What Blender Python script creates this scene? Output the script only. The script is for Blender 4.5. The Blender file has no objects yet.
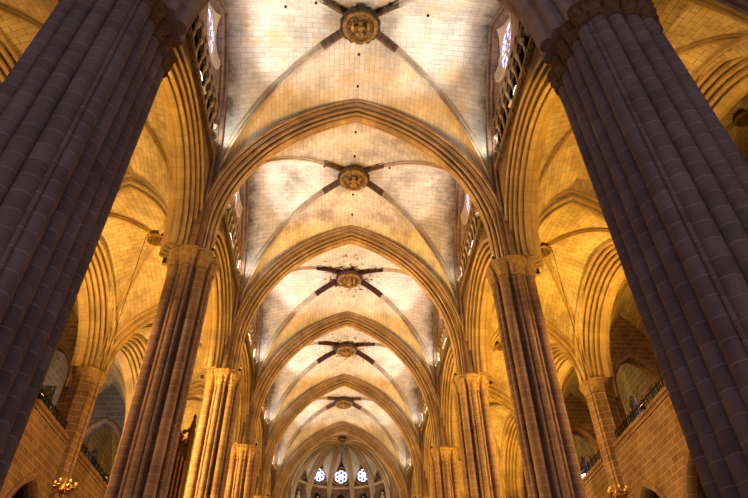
import bpy, bmesh, math, random
from math import sin, cos, pi, sqrt, atan2, hypot
from mathutils import Vector, Matrix
from mathutils.geometry import tessellate_polygon
random.seed(7)
scn = bpy.context.scene
COL = scn.collection

# ------------------------------------------------------------------ helpers
def wy(y):
    """the western bay is a little longer than the others"""
    if y > 12.0: return y
    if y > 8.63: return 12.0 - (12.0 - y)*(4.0/3.37)
    return y - .63
def iw(y): return 12 - (12 - y)*3.37/4 if y > 8 else y + .63
def W(p): return (p[0], wy(p[1]), p[2])
class MB:
    """collects faces with uvs (metres) and links them as ONE mesh object"""
    def __init__(s): s.v = []; s.f = []; s.uv = []
    def grid(s, P, UV, closed=False):
        n, m = len(P), len(P[0]); b = len(s.v)
        for r in P: s.v += [tuple(p) for p in r]
        for i in range(n - 1):
            for j in range(m - 1 + (1 if closed else 0)):
                k = (j + 1) % m
                s.f.append((b + i*m + j, b + i*m + k, b + (i+1)*m + k, b + (i+1)*m + j))
                u1 = UV[i][k] if k else (UV[i][j][0], UV[i][j][1] + .1)
                u2 = UV[i+1][k] if k else (UV[i+1][j][0], UV[i+1][j][1] + .1)
                s.uv.append((UV[i][j], u1, u2, UV[i+1][j]))
    def face(s, pts, uvs):
        b = len(s.v); s.v += [tuple(p) for p in pts]
        s.f.append(tuple(range(b, b + len(pts)))); s.uv.append(tuple(uvs))
    def box(s, x0, x1, y0, y1, z0, z1):
        c = [(x, y, z) for z in (z0, z1) for x, y in ((x0, y0), (x1, y0), (x1, y1), (x0, y1))]
        for q in ((0, 3, 2, 1), (4, 5, 6, 7), (0, 1, 5, 4), (1, 2, 6, 5), (2, 3, 7, 6), (3, 0, 4, 7)):
            p = [c[i] for i in q]
            if q in ((0, 3, 2, 1), (4, 5, 6, 7)): uv = [(a[0], a[1]) for a in p]
            elif abs(p[0][0] - p[1][0]) < 1e-9 and abs(p[0][0] - p[2][0]) < 1e-9: uv = [(a[1], a[2]) for a in p]
            else: uv = [(a[0], a[2]) for a in p]
            s.face(p, uv)
    def lathe(s, c, prof, n=16, a0=0.0):
        P = []; U = []; L = 0; last = None
        for r, z in prof:
            if last: L += hypot(r - last[0], z - last[1])
            last = (r, z)
            P.append([(c[0] + r*cos(a0 + 2*pi*k/n), c[1] + r*sin(a0 + 2*pi*k/n), c[2] + z) for k in range(n)])
            U.append([(2*pi*k/n*max(r, .05), c[2] + z) for k in range(n)])
        s.grid(P, U, True)
    def tube(s, pts, r, n=8):
        pts = [Vector(p) for p in pts]; P = []; U = []; L = 0
        for i, p in enumerate(pts):
            d = (pts[min(i+1, len(pts)-1)] - pts[max(i-1, 0)]).normalized()
            a = Vector((0, 0, 1)) if abs(d.z) < .9 else Vector((1, 0, 0))
            x = d.cross(a).normalized(); y = d.cross(x)
            if i: L += (p - pts[i-1]).length
            rr = r[i] if isinstance(r, (list, tuple)) else r
            P.append([p + x*cos(2*pi*k/n)*rr + y*sin(2*pi*k/n)*rr for k in range(n)])
            U.append([(L, 2*pi*k/n*rr) for k in range(n)])
        s.grid(P, U, True)
    def ball(s, c, rx, ry, rz, n=8, m=6):
        P = []; U = []
        for i in range(m + 1):
            a = -pi/2 + pi*i/m
            P.append([(c[0] + rx*cos(a)*cos(2*pi*k/n), c[1] + ry*cos(a)*sin(2*pi*k/n), c[2] + rz*sin(a)) for k in range(n)])
            U.append([(k*.1, i*.1) for k in range(n)])
        s.grid(P, U, True)
    def mesh(s, name, smooth=True, angle=40, merge=True):
        me = bpy.data.meshes.new(name); me.from_pydata(s.v, [], s.f)
        ul = me.uv_layers.new(name='UVMap')
        flat = [c for f in s.uv for uv in f for c in uv]
        ul.data.foreach_set('uv', flat)
        bm = bmesh.new(); bm.from_mesh(me)
        if merge:
            bmesh.ops.remove_doubles(bm, verts=bm.verts, dist=1e-4)
        bm.to_mesh(me); bm.free()
        if smooth:
            me.polygons.foreach_set('use_smooth', [True]*len(me.polygons))
            me.set_sharp_from_angle(angle=math.radians(angle))
        return me
    def build(s, name, mat, parent=None, loc=None, smooth=True, angle=40):
        s.v = [W(p) for p in s.v]
        me = s.mesh(name, smooth, angle)
        if loc:
            loc = W(loc)
            me.transform(Matrix.Translation(-Vector(loc)))
        me.materials.append(mat)
        return link(name, me, parent, loc)

def link(name, me, parent=None, loc=None, rz=0):
    o = bpy.data.objects.new(name, me); COL.objects.link(o)
    if parent: o.parent = parent
    if loc: o.location = loc
    if rz: o.rotation_euler.z = rz
    return o
def tag(o, label, cat, group=None, kind=None):
    o['label'] = label; o['category'] = cat
    if group: o['group'] = group
    if kind: o['kind'] = kind
    return o
def thing(name, loc, label, cat, group=None):
    o = bpy.data.objects.new(name, None); COL.objects.link(o); o.location = W(loc)
    o.empty_display_size = .3
    return tag(o, label, cat, group)
def struct(o, label=None):
    o['kind'] = 'structure'
    if label: o['label'] = label
    return o
def put(mb, name, mat, root, smooth=True, angle=40, under=None):
    """world-space mesh as a child of a thing"""
    mb.v = [W(p) for p in mb.v]
    me = mb.mesh(name, smooth, angle); me.transform(Matrix.Translation(-root.location)); me.materials.append(mat)
    return link(name, me, under or root)

# ------------------------------------------------------------------ materials
def nodes(name):
    m = bpy.data.materials.new(name); m.use_nodes = True
    nt = m.node_tree; return m, nt, nt.nodes, nt.links, nt.nodes['Principled BSDF']
def lin(c):
    return tuple((x/12.92 if x <= .04045 else ((x + .055)/1.055)**2.4) for x in c) + (1,)
def stone(name, c1, c2, mortar, bw, bh, ms=.02, rand=False, rough=.9, stain=.5, blotch=None, boss_stain=0, bump=.35, swap=False, nscale=.9, wall_dark=False):
    m, nt, N, L, B = nodes(name)
    tc = N.new('ShaderNodeTexCoord'); uv = tc.outputs['UV']
    if swap:
        sp = N.new('ShaderNodeSeparateXYZ'); cb = N.new('ShaderNodeCombineXYZ'); L.new(uv, sp.inputs[0])
        L.new(sp.outputs[0], cb.inputs[1]); L.new(sp.outputs[1], cb.inputs[0]); uv = cb.outputs[0]
    if rand:
        oi = N.new('ShaderNodeObjectInfo'); mu = N.new('ShaderNodeMath'); mu.operation = 'MULTIPLY'; mu.inputs[1].default_value = 7.3
        cb = N.new('ShaderNodeCombineXYZ'); L.new(oi.outputs['Random'], mu.inputs[0]); L.new(mu.outputs[0], cb.inputs[1])
        ad = N.new('ShaderNodeVectorMath'); ad.operation = 'ADD'; L.new(uv, ad.inputs[0]); L.new(cb.outputs[0], ad.inputs[1]); uv = ad.outputs[0]
    br = N.new('ShaderNodeTexBrick'); L.new(uv, br.inputs['Vector'])
    br.inputs['Scale'].default_value = 1; br.inputs['Brick Width'].default_value = bw; br.inputs['Row Height'].default_value = bh
    br.inputs['Mortar Size'].default_value = ms; br.inputs['Mortar Smooth'].default_value = .35; br.inputs['Bias'].default_value = -.1
    br.inputs['Color1'].default_value = lin(c1); br.inputs['Color2'].default_value = lin(c2); br.inputs['Mortar'].default_value = lin(mortar)
    br.squash = 1; br.offset = .5
    geo = N.new('ShaderNodeNewGeometry')
    n1 = N.new('ShaderNodeTexNoise'); n1.inputs['Scale'].default_value = nscale; n1.inputs['Detail'].default_value = 6; n1.inputs['Roughness'].default_value = .65
    L.new(geo.outputs['Position'], n1.inputs['Vector'])
    r1 = N.new('ShaderNodeMapRange'); r1.inputs[1].default_value = .3; r1.inputs[2].default_value = .7
    r1.inputs[3].default_value = 1 - stain; r1.inputs[4].default_value = 1 + stain*.35; L.new(n1.outputs['Fac'], r1.inputs[0])
    mx = N.new('ShaderNodeMix'); mx.data_type = 'RGBA'; mx.blend_type = 'MULTIPLY'; mx.inputs[0].default_value = 1
    L.new(br.outputs['Color'], mx.inputs[6]); L.new(r1.outputs[0], mx.inputs[7]); col = mx.outputs[2]
    if blotch:                               # ochre / grey patches with a shape of their own
        n2 = N.new('ShaderNodeTexNoise'); n2.inputs['Scale'].default_value = .55; n2.inputs['Detail'].default_value = 8; n2.inputs['Roughness'].default_value = .7
        ad = N.new('ShaderNodeVectorMath'); ad.operation = 'ADD'; ad.inputs[1].default_value = (31, 7, 3); L.new(geo.outputs['Position'], ad.inputs[0]); L.new(ad.outputs[0], n2.inputs['Vector'])
        r2 = N.new('ShaderNodeMapRange'); r2.inputs[1].default_value = .53; r2.inputs[2].default_value = .62; L.new(n2.outputs['Fac'], r2.inputs[0])
        m2 = N.new('ShaderNodeMix'); m2.data_type = 'RGBA'; L.new(r2.outputs[0], m2.inputs[0]); L.new(col, m2.inputs[6]); m2.inputs[7].default_value = lin(blotch)
        k = N.new('ShaderNodeMath'); k.operation = 'MULTIPLY'; k.inputs[1].default_value = .55; L.new(r2.outputs[0], k.inputs[0]); L.new(k.outputs[0], m2.inputs[0])
        col = m2.outputs[2]
    if boss_stain:                           # flaked dark paint round the boss
        ln = N.new('ShaderNodeVectorMath'); ln.operation = 'LENGTH'; L.new(tc.outputs['Object'], ln.inputs[0])
        r3 = N.new('ShaderNodeMapRange'); r3.inputs[1].default_value = .8; r3.inputs[2].default_value = boss_stain; r3.inputs[3].default_value = .47; r3.inputs[4].default_value = .72
        L.new(ln.outputs['Value'], r3.inputs[0])
        n3 = N.new('ShaderNodeTexNoise'); n3.inputs['Scale'].default_value = 2.6; n3.inputs['Detail'].default_value = 7; n3.inputs['Roughness'].default_value = .75; L.new(geo.outputs['Position'], n3.inputs['Vector'])
        gt = N.new('ShaderNodeMath'); gt.operation = 'SUBTRACT'; L.new(n3.outputs['Fac'], gt.inputs[0]); L.new(r3.outputs[0], gt.inputs[1])
        ml = N.new('ShaderNodeMath'); ml.operation = 'MULTIPLY'; ml.inputs[1].default_value = 14; ml.use_clamp = True; L.new(gt.outputs[0], ml.inputs[0])
        m3 = N.new('ShaderNodeMix'); m3.data_type = 'RGBA'; L.new(ml.outputs[0], m3.inputs[0]); L.new(col, m3.inputs[6]); m3.inputs[7].default_value = lin((.22, .12, .08)); col = m3.outputs[2]
    if wall_dark:                                 # darker towards the wall arch, with a ragged edge
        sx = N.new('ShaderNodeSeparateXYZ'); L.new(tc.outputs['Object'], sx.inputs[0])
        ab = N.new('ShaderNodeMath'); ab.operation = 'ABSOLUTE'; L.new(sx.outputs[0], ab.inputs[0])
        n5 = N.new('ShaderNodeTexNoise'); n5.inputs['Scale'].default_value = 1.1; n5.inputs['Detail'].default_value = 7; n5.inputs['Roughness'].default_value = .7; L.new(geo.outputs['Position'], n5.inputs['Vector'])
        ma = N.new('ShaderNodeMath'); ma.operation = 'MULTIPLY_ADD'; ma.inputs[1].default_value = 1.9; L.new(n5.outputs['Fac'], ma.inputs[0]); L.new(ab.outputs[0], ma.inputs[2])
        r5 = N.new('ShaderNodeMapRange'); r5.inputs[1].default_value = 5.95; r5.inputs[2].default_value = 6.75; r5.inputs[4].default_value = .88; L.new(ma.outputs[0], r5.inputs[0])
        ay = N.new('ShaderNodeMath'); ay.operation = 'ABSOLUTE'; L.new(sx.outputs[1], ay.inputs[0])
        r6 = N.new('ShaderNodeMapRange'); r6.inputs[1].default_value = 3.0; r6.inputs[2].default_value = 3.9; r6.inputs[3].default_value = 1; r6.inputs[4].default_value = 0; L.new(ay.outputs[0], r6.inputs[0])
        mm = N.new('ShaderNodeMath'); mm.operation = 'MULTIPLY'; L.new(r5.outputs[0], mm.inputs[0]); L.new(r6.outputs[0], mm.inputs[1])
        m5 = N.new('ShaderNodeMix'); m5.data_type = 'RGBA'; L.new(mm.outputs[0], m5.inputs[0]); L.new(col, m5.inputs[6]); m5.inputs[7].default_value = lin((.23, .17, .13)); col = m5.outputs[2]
    L.new(col, B.inputs['Base Color']); B.inputs['Roughness'].default_value = rough
    B.inputs['Specular IOR Level'].default_value = .25
    n4 = N.new('ShaderNodeTexNoise'); n4.inputs['Scale'].default_value = 9; n4.inputs['Detail'].default_value = 4; L.new(geo.outputs['Position'], n4.inputs['Vector'])
    hs = N.new('ShaderNodeMath'); hs.operation = 'MULTIPLY_ADD'; hs.inputs[1].default_value = -1.0
    L.new(br.outputs['Fac'], hs.inputs[0]); L.new(n4.outputs['Fac'], hs.inputs[2])
    bp = N.new('ShaderNodeBump'); bp.inputs['Strength'].default_value = bump; bp.inputs['Distance'].default_value = .03
    L.new(hs.outputs[0], bp.inputs['Height']); L.new(bp.outputs[0], B.inputs['Normal'])
    return m
def plain(name, c, rough=.7, metal=0, noise=.3, emit=None, es=1, nsc=4):
    m, nt, N, L, B = nodes(name)
    B.inputs['Roughness'].default_value = rough; B.inputs['Metallic'].default_value = metal
    n = N.new('ShaderNodeTexNoise'); n.inputs['Scale'].default_value = nsc; n.inputs['Detail'].default_value = 4
    g = N.new('ShaderNodeNewGeometry'); L.new(g.outputs['Position'], n.inputs['Vector'])
    r = N.new('ShaderNodeMapRange'); r.inputs[1].default_value = .3; r.inputs[2].default_value = .7; r.inputs[3].default_value = 1 - noise; r.inputs[4].default_value = 1 + noise*.5
    L.new(n.outputs['Fac'], r.inputs[0])
    x = N.new('ShaderNodeMix'); x.data_type = 'RGBA'; x.blend_type = 'MULTIPLY'; x.inputs[0].default_value = 1; x.inputs[6].default_value = lin(c)
    L.new(r.outputs[0], x.inputs[7]); L.new(x.outputs[2], B.inputs['Base Color'])
    if emit: B.inputs['Emission Color'].default_value = lin(emit); B.inputs['Emission Strength'].default_value = es
    return m

M_SHAFT = stone('dark_shaft_stone', (.56, .48, .45), (.48, .41, .38), (.65, .58, .54), 60, .38, .014, rand=True, stain=.35, bump=.4)
M_SHAFTA = stone('dark_arch_stone', (.68, .58, .52), (.60, .52, .47), (.74, .65, .58), .42, 9, .014, stain=.35)
M_PIER = stone('pier_stone', (.64, .52, .42), (.54, .43, .35), (.70, .59, .48), 60, .27, .018, rand=True, stain=.35)
M_OUTER = stone('outer_pier_stone', (.62, .50, .40), (.54, .43, .34), (.76, .66, .54), .62, .33, .02, stain=.35)
M_ARCH = stone('arch_stone', (.72, .62, .50), (.66, .56, .45), (.56, .46, .37), .38, 9, .010, stain=.45)
M_RIB = stone('rib_stone', (.74, .66, .54), (.69, .61, .50), (.56, .47, .38), .5, 9, .010, stain=.35)
M_AARC = stone('arcade_stone', (.74, .64, .47), (.68, .58, .43), (.60, .50, .36), .4, 9, .010, stain=.4)
WEB = dict(c1=(.87, .83, .74), c2=(.80, .76, .68), mortar=(.58, .50, .43), bw=.52, bh=.25, ms=.008)
M_WEB = stone('vault_stone', stain=.42, wall_dark=True, nscale=.55, blotch=(.80, .66, .42), **WEB)
M_WEBS = stone('vault_stone_flaked', stain=.42, wall_dark=True, nscale=.6, blotch=(.70, .60, .50), boss_stain=4.2, **WEB)
M_WEBD = stone('vault_stone_damp', stain=.5, wall_dark=True, nscale=.6, blotch=(.52, .45, .44), **WEB)
M_AWEB = stone('aisle_vault_stone', (.82, .74, .60), (.75, .67, .54), (.54, .45, .34), .55, .27, .012, stain=.45, blotch=(.58, .48, .34))
M_WALL = stone('wall_stone', (.60, .49, .39), (.51, .41, .32), (.72, .61, .49), .5, .27, .022, stain=.4)
M_CLER = stone('clerestory_stone', (.52, .42, .34), (.44, .35, .28), (.36, .28, .22), .6, .34, .02, stain=.5)
M_GREYW = stone('tribune_stone', (.50, .47, .45), (.42, .40, .38), (.62, .60, .57), .6, .33, .02, stain=.35)
M_FLOOR = stone('floor_stone', (.45, .42, .38), (.38, .35, .32), (.2, .18, .16), .8, .8, .01, stain=.3)
M_CAPD = plain('dark_carved_stone', (.50, .36, .22), .85, 0, .5, nsc=9)
M_CAP = plain('carved_stone', (.66, .54, .36), .8, 0, .45, nsc=7)
M_STRING = plain('string_course_stone', (.50, .40, .30), .85, 0, .4)
M_BOSS = plain('gilded_boss', (.62, .47, .20), .45, .35, .7, nsc=6)
M_BOSSM = plain('mottled_boss', (.46, .34, .17), .6, .15, .9, nsc=11)
M_BOSSD = plain('dark_boss', (.25, .17, .11), .8, 0, .5, nsc=6)
M_PAINT = stone('painted_rib', (.46, .35, .26), (.38, .28, .20), (.2, .14, .1), .35, 9, .02, stain=.6)
M_PAINTR = stone('red_painted_rib', (.33, .19, .14), (.24, .15, .12), (.10, .07, .05), .45, 9, .03, stain=.6)
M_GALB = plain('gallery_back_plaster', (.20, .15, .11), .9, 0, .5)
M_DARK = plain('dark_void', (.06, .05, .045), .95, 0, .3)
M_IRON = plain('black_iron', (.07, .06, .055), .5, .6, .3)
M_GOLD = plain('gilded_metal', (.66, .48, .20), .4, .9, .4)
M_WOOD = plain('dark_carved_wood', (.27, .15, .09), .55, 0, .5, nsc=5)
M_PIPE = plain('organ_pipe_metal', (.50, .36, .25), .35, .7, .3)
M_PANEL = plain('blue_grey_panel', (.30, .36, .42), .6, 0, .15)
M_WHITE = plain('white_enamel', (.85, .85, .84), .5, 0, .1)
M_LENSW = plain('lit_cold_lens', (.9, .9, .9), .3, 0, 0, emit=(1, .98, .97), es=7)
M_LENSO = plain('lit_warm_lens', (.9, .8, .6), .3, 0, 0, emit=(1, .72, .38), es=3)
M_GLW = plain('bright_window_glass', (.8, .8, .9), .3, 0, 0, emit=(.93, .93, 1), es=3.2)
M_GLB = plain('blue_window_glass', (.1, .1, .6), .3, 0, 0, emit=(.32, .28, .88), es=1.2)
M_GLV = plain('violet_window_glass', (.5, .5, .8), .3, 0, 0, emit=(.80, .80, 1), es=2.6)
M_GLD = plain('dim_window_glass', (.1, .12, .2), .3, 0, 0, emit=(.35, .42, .62), es=.25)
M_FLAME = plain('candle_bulb', (1, .9, .6), .3, 0, 0, emit=(1, .65, .25), es=.35)
M_STAT = plain('pale_statue_stone', (.80, .73, .62), .7, 0, .3)

# ------------------------------------------------------------------ the plan, in metres
D0, BAY = 8.63, 8.88
YP = [D0 + BAY*i for i in range(6)]          # pier rows
YK = [y + BAY/2 for y in YP[:5]]             # vault bosses
ZC = 15.95                                   # top of every capital
NX = {0: 6.57}                               # pier axis
def pier_x(i): return 6.17 if i == 0 else 6.02
ORD = ['nearest', 'second', 'third', 'fourth', 'fifth', 'farthest']
SIDE = {-1: 'left', 1: 'right'}

def arc(half, rise, stilt=0, n=14):
    """pointed arch: list of (h, z, normal) from +half spring to apex; R from half and rise"""
    rise = max(rise, half + 1e-3) if rise >= half else rise
    pts = []
    if rise >= half:
        R = (half*half + rise*rise)/(2*half)
        a1 = atan2(rise, -(half - R)) if R > half else pi/2
        a1 = math.asin(min(1, rise/R))
        for i in range(n + 1):
            a = a1*i/n; pts.append((half - R + R*cos(a), R*sin(a), (cos(a), sin(a))))
    else:                                     # depressed: ellipse
        for i in range(n + 1):
            a = pi/2*i/n; nx, nz = cos(a)/half, sin(a)/rise; q = hypot(nx, nz)
            pts.append((half*cos(a), rise*sin(a), (nx/q, nz/q)))
    nx, nz = pts[-1][2]
    pts[-1] = (0.0, pts[-1][1], (0.0, 1/nz))  # mitre at the apex
    if stilt > 0:
        pts = [(p[0], p[1] + stilt, p[2]) for p in pts]
        pts = [(half, stilt*k/3, (1.0, 0.0)) for k in range(3)] + pts
    return pts
def arch_h(half, rise, stilt=0):
    """height of that arch over its spring at |h|"""
    R = (half*half + rise*rise)/(2*half)
    def f(h):
        h = min(abs(h), half)
        if rise >= half: return stilt + sqrt(max(0, R*R - (h + R - half)**2))
        return stilt + rise*sqrt(max(0, 1 - (h/half)**2))
    return f
def full(pts):
    return pts + [(-h, z, (-n[0], n[1])) for h, z, n in reversed(pts[:-1])]

def scallop(p0, p1, n, h, k=7):
    """row of n rolls between two profile points, bulging to the left of the direction of travel"""
    dx, dy = p1[0] - p0[0], p1[1] - p0[1]; L = hypot(dx, dy); nx, ny = -dy/L, dx/L
    out = []
    for i in range(n*k + 1):
        t = i/(n*k); b = h*(abs(sin(pi*n*t))**.6) - h*.3
        out.append((p0[0] + dx*t + nx*b, p0[1] + dy*t + ny*b))
    return out
def mould(p0, p1, items, k=7, sg=1):
    """rolls and hollows between two profile points: items (kind, share, height)"""
    dx, dy = p1[0] - p0[0], p1[1] - p0[1]; L = hypot(dx, dy); nx, ny = -dy/L*sg, dx/L*sg
    tot = sum(i[1] for i in items); t = 0; out = []
    for kd, w_, h in items:
        w_ /= tot
        for j in range(k + 1):
            q = j/k
            b = h*sin(pi*q)**.55 if kd == 'r' else (-h*sin(pi*q)**.8 if kd == 'h' else 0)
            if kd == 'f' and 0 < j < k: continue
            if out and j == 0 and kd != 'f': continue
            out.append((p0[0] + dx*(t + w_*q) + nx*b, p0[1] + dy*(t + w_*q) + ny*b))
        t += w_
    return out
def prof_sym(depth, w, core, rolls, h):
    """(a radial outwards, b across): from the -w springer round the soffit to +w"""
    left = [(depth, -w)] + scallop((depth*.92, -w), (.04, -core), rolls, -h)
    mid = [(.04 - .05*sin(pi*t/6), -core + 2*core*t/6) for t in range(1, 6)]
    right = [(a, -b) for a, b in reversed(left)]
    return left + mid + right
def sweep(mb, path, prof, place):
    """path of (h,z,n); place(h,z,b) -> xyz"""
    pl = [0]
    for i in range(1, len(prof)): pl.append(pl[-1] + hypot(prof[i][0] - prof[i-1][0], prof[i][1] - prof[i-1][1]))
    P = []; U = []; s = 0
    for i, (h, z, n) in enumerate(path):
        if i: s += hypot(h - path[i-1][0], z - path[i-1][1])
        P.append([place(h + n[0]*a, z + n[1]*a, b) for a, b in prof]); U.append([(s, q) for q in pl])
    mb.grid(P, U)
    for r in (P[0], P[-1]): mb.face(r, [(q[0], q[1]) for q in r])
def clusters(mb, z0, z1, outline, c, n=120):
    P = []; U = []
    for z in (z0, z1):
        P.append([(c[0] + outline(2*pi*k/n)*cos(2*pi*k/n), c[1] + outline(2*pi*k/n)*sin(2*pi*k/n), z) for k in range(n)])
        U.append([(2*pi*k/n, z) for k in range(n)])
    mb.grid(P, U, True)

# ------------------------------------------------------------------ piers
def outline_of(circles, core):
    def f(th):
        r = core; ux, uy = cos(th), sin(th)
        for cx, cy, cr in circles:
            d = ux*cx + uy*cy; q = cr*cr - (cx*cx + cy*cy - d*d)
            if q > 0: r = max(r, d + sqrt(q))
        return r
    return f
def capital_mesh(name, outline, R, z0, z1, flare, leaves, amp, mat, oct_mix=.7):
    mb = MB(); n = leaves*12; P = []; U = []
    H = z1 - z0
    rows = [(0, 1.0, 0), (.015, 1.05, 0), (.05, 1.07, 0), (.085, 1.05, 0), (.10, 1.0, 0), (.16, 1.0, .3), (.24, 1.02, .8), (.32, 1.03, 1), (.40, 1.06, .5), (.46, 1.03, .2),
            (.52, 1.04, .5), (.60, 1.06, 1), (.68, 1.09, 1), (.74, 1.13, .9), (.80, 1.12, .2), (.82, 1.08, 0), (.86, 1.10, 0), (.88, 1.14, 0), (.95, 1.15, 0), (.96, 1.12, 0), (1, 1.12, 0)]
    for f, s, l in rows:
        row = []; 
        for k in range(n):
            th = 2*pi*k/n; o = outline(th)
            t8 = (th + pi/8) % (pi/4) - pi/8; oc = R*1.0*cos(pi/8)/cos(t8)*1.03
            m = oct_mix*min(1, f*1.3); r = (o*(1 - m) + max(oc, o*.97)*m)*(1 + (s - 1)*flare)
            ph = 0 if f < .48 else .5
            lf = abs(sin(leaves*th/2 + ph*pi)); r += amp*l*(lf**.5 - .5) + amp*.45*l*sin(leaves*2.5*th + 9*f) + amp*.3*l*sin(leaves*1.5*th - 31*f)
            row.append((r*cos(th), r*sin(th), z0 + H*f))
        P.append(row); U.append([(a[0], a[2]) for a in row])
    mb.grid(P, U, True)
    mb.face([(q[0], q[1], q[2]) for q in P[-1]], [(q[0], q[1]) for q in P[-1]])
    me = mb.mesh(name, True, 50); me.materials.append(mat); return me
# great western piers: sixteen round shafts with thin rolls in four of the hollows
c1 = [(a*.86, b*.43) for a in (-1, 1) for b in (-1, 0, 1)] + [(b*.21, a*1.12) for a in (-1, 1) for b in (-1, 1)] + \
     [(a*p, b*q) for a in (-1, 1) for b in (-1, 1) for p, q in ((.83, .83), (.61, 1.07))]
c1 = [(x, y, .195) for x, y in c1]
thin1 = [(a*.81, b*1.04, .065) for a in (-1, 1) for b in (-1, 1)]
def sq(th): c, d = abs(cos(th)), abs(sin(th)); return min(.72/max(c, 1e-6), .98/max(d, 1e-6), 1.50/(c + d))
def corecirc(th): return max(sq(th), outline_of(thin1, 0)(th))
out1 = lambda th: max(corecirc(th), outline_of(c1, 0)(th))
CAPH1, CAPH2 = .85, .8
def cyl_mesh(name, r, z0, z1, mat, n=20):
    mb = MB(); mb.lathe((0, 0, 0), [(r, z0), (r, z1)], n); me = mb.mesh(name, True, 80); me.materials.append(mat); return me
me_shaft1 = cyl_mesh('shaft', .195, .75, ZC - CAPH1 + .03, M_SHAFT)
mb = MB(); clusters(mb, 0.5, ZC - CAPH1 + .03, corecirc, (0, 0), 256); me_core1 = mb.mesh('core', True, 30); me_core1.materials.append(M_SHAFT)
me_cap1 = capital_mesh('capital', out1, 1.15, ZC - CAPH1, ZC, .8, 20, .07, M_CAPD, .25)
# the others: eight broad shafts, fillets between
c2 = [(a*.485, b*.485, .185) for a in (-1, 1) for b in (-1, 1)] + [(.72, 0, .12), (-.72, 0, .12), (0, .72, .12), (0, -.72, .12)]
thin2 = [(x, y, .07) for a in (-1, 1) for b in (-1, 1) for x, y in ((a*.69, b*.185), (a*.185, b*.69))]
out2 = outline_of(c2 + thin2, .56)
me_shaft2 = {r: cyl_mesh('shaft', r, .6, ZC - CAPH2 + .03, M_PIER) for r in (.185, .12, .07)}
mb = MB(); clusters(mb, 0.4, ZC - CAPH2 + .03, outline_of([], .56), (0, 0), 96); me_core2 = mb.mesh('core', True, 30); me_core2.materials.append(M_PIER)
me_cap2 = capital_mesh('capital', out2, .86, ZC - CAPH2, ZC, 1.0, 14, .035, M_CAP)
def base_mesh(R, H, mat):
    mb = MB(); mb.lathe((0, 0, 0), [(R*1.3, 0), (R*1.3, H*.5), (R*1.2, H*.55), (R*1.12, H*.7), (R*1.16, H*.8), (R*1.0, H), (R*.7, H)], 8, pi/8)
    me = mb.mesh('base', False); me.materials.append(mat); return me
me_base1, me_base2 = base_mesh(1.4, .9, M_SHAFT), base_mesh(.9, .7, M_PIER)
PIER_LAB = {
 (-1, 0): 'huge dark clustered pier leaning across the left edge of the view', (1, 0): 'huge dark clustered pier leaning across the right edge of the view',
 (-1, 1): 'reddish brown clustered pier, first beyond the huge dark pier on the left', (1, 1): 'striped brown clustered pier, first beyond the huge dark pier on the right',
 (-1, 2): 'golden lit clustered pier, second beyond the huge dark pier on the left', (1, 2): 'golden lit clustered pier, second beyond the huge dark pier on the right',
 (-1, 3): 'small far clustered pier, third beyond the huge dark pier on the left', (1, 3): 'small far clustered pier, third beyond the huge dark pier on the right',
 (-1, 4): 'distant clustered pier, fourth beyond the huge dark pier on the left', (1, 4): 'distant clustered pier, fourth beyond the huge dark pier on the right',
 (-1, 5): 'farthest left clustered pier at the mouth of the apse', (1, 5): 'farthest right clustered pier at the mouth of the apse'}
for i, y in enumerate(YP):
    for s in (-1, 1):
        big = i == 0
        t = thing('clustered_pier', (s*pier_x(i), y, 0), PIER_LAB[(s, i)], 'pier', 'nave piers')
        link('base', me_base1 if big else me_base2, t); link('core', me_core1 if big else me_core2, t)
        for c in (c1 if big else c2 + thin2):
            link('shaft', me_shaft1 if big else me_shaft2[c[2]], t, (c[0], c[1], 0))
        link('capital', me_cap1 if big else me_cap2, t)

# outer piers between the chapels
me = None
def outer_outline(th):
    # half octagon with a slim shaft on each corner
    t8 = (th) % (pi/4) - pi/8
    return .68*cos(pi/8)/cos(t8)
oc = [(.645*cos(k*pi/4), .645*sin(k*pi/4), .06) for k in range(8)]
def out3(th): return max(outer_outline(th), outline_of(oc, 0)(th))
mb = MB(); clusters(mb, .4, ZC - .65, out3, (0, 0), 160); me_osh = mb.mesh('shaft', True, 25); me_osh.materials.append(M_OUTER)
for p in me_osh.uv_layers[0].data: p.uv = (p.uv[0]*.8, p.uv[1])
me_ocap = capital_mesh('capital', out3, .74, ZC - .7, ZC, 1.25, 8, .012, M_CAP, .9)
me_obase = base_mesh(.85, .6, M_OUTER)
OPL = {1: 'flat sided outer pier between the arches, behind the first reddish brown nave pier', 2: 'flat faced stone pier rising past the gallery parapet, nearest of those in view', 3: 'outer wall pier, next one beyond the pier with the lit lamp cord', 4: 'outer wall pier deep in the far aisle', 5: 'last outer wall pier at the end of the aisle'}
XO = 12.5
for i in range(1, 6):
    for s in (-1, 1):
        t = thing('outer_pier', (s*XO, YP[i], 0), SIDE[s] + ' aisle: ' + OPL[i], 'pier', 'outer piers of the aisles')
        link('base', me_obase, t); link('shaft', me_osh, t); link('capital', me_ocap, t)

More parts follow.
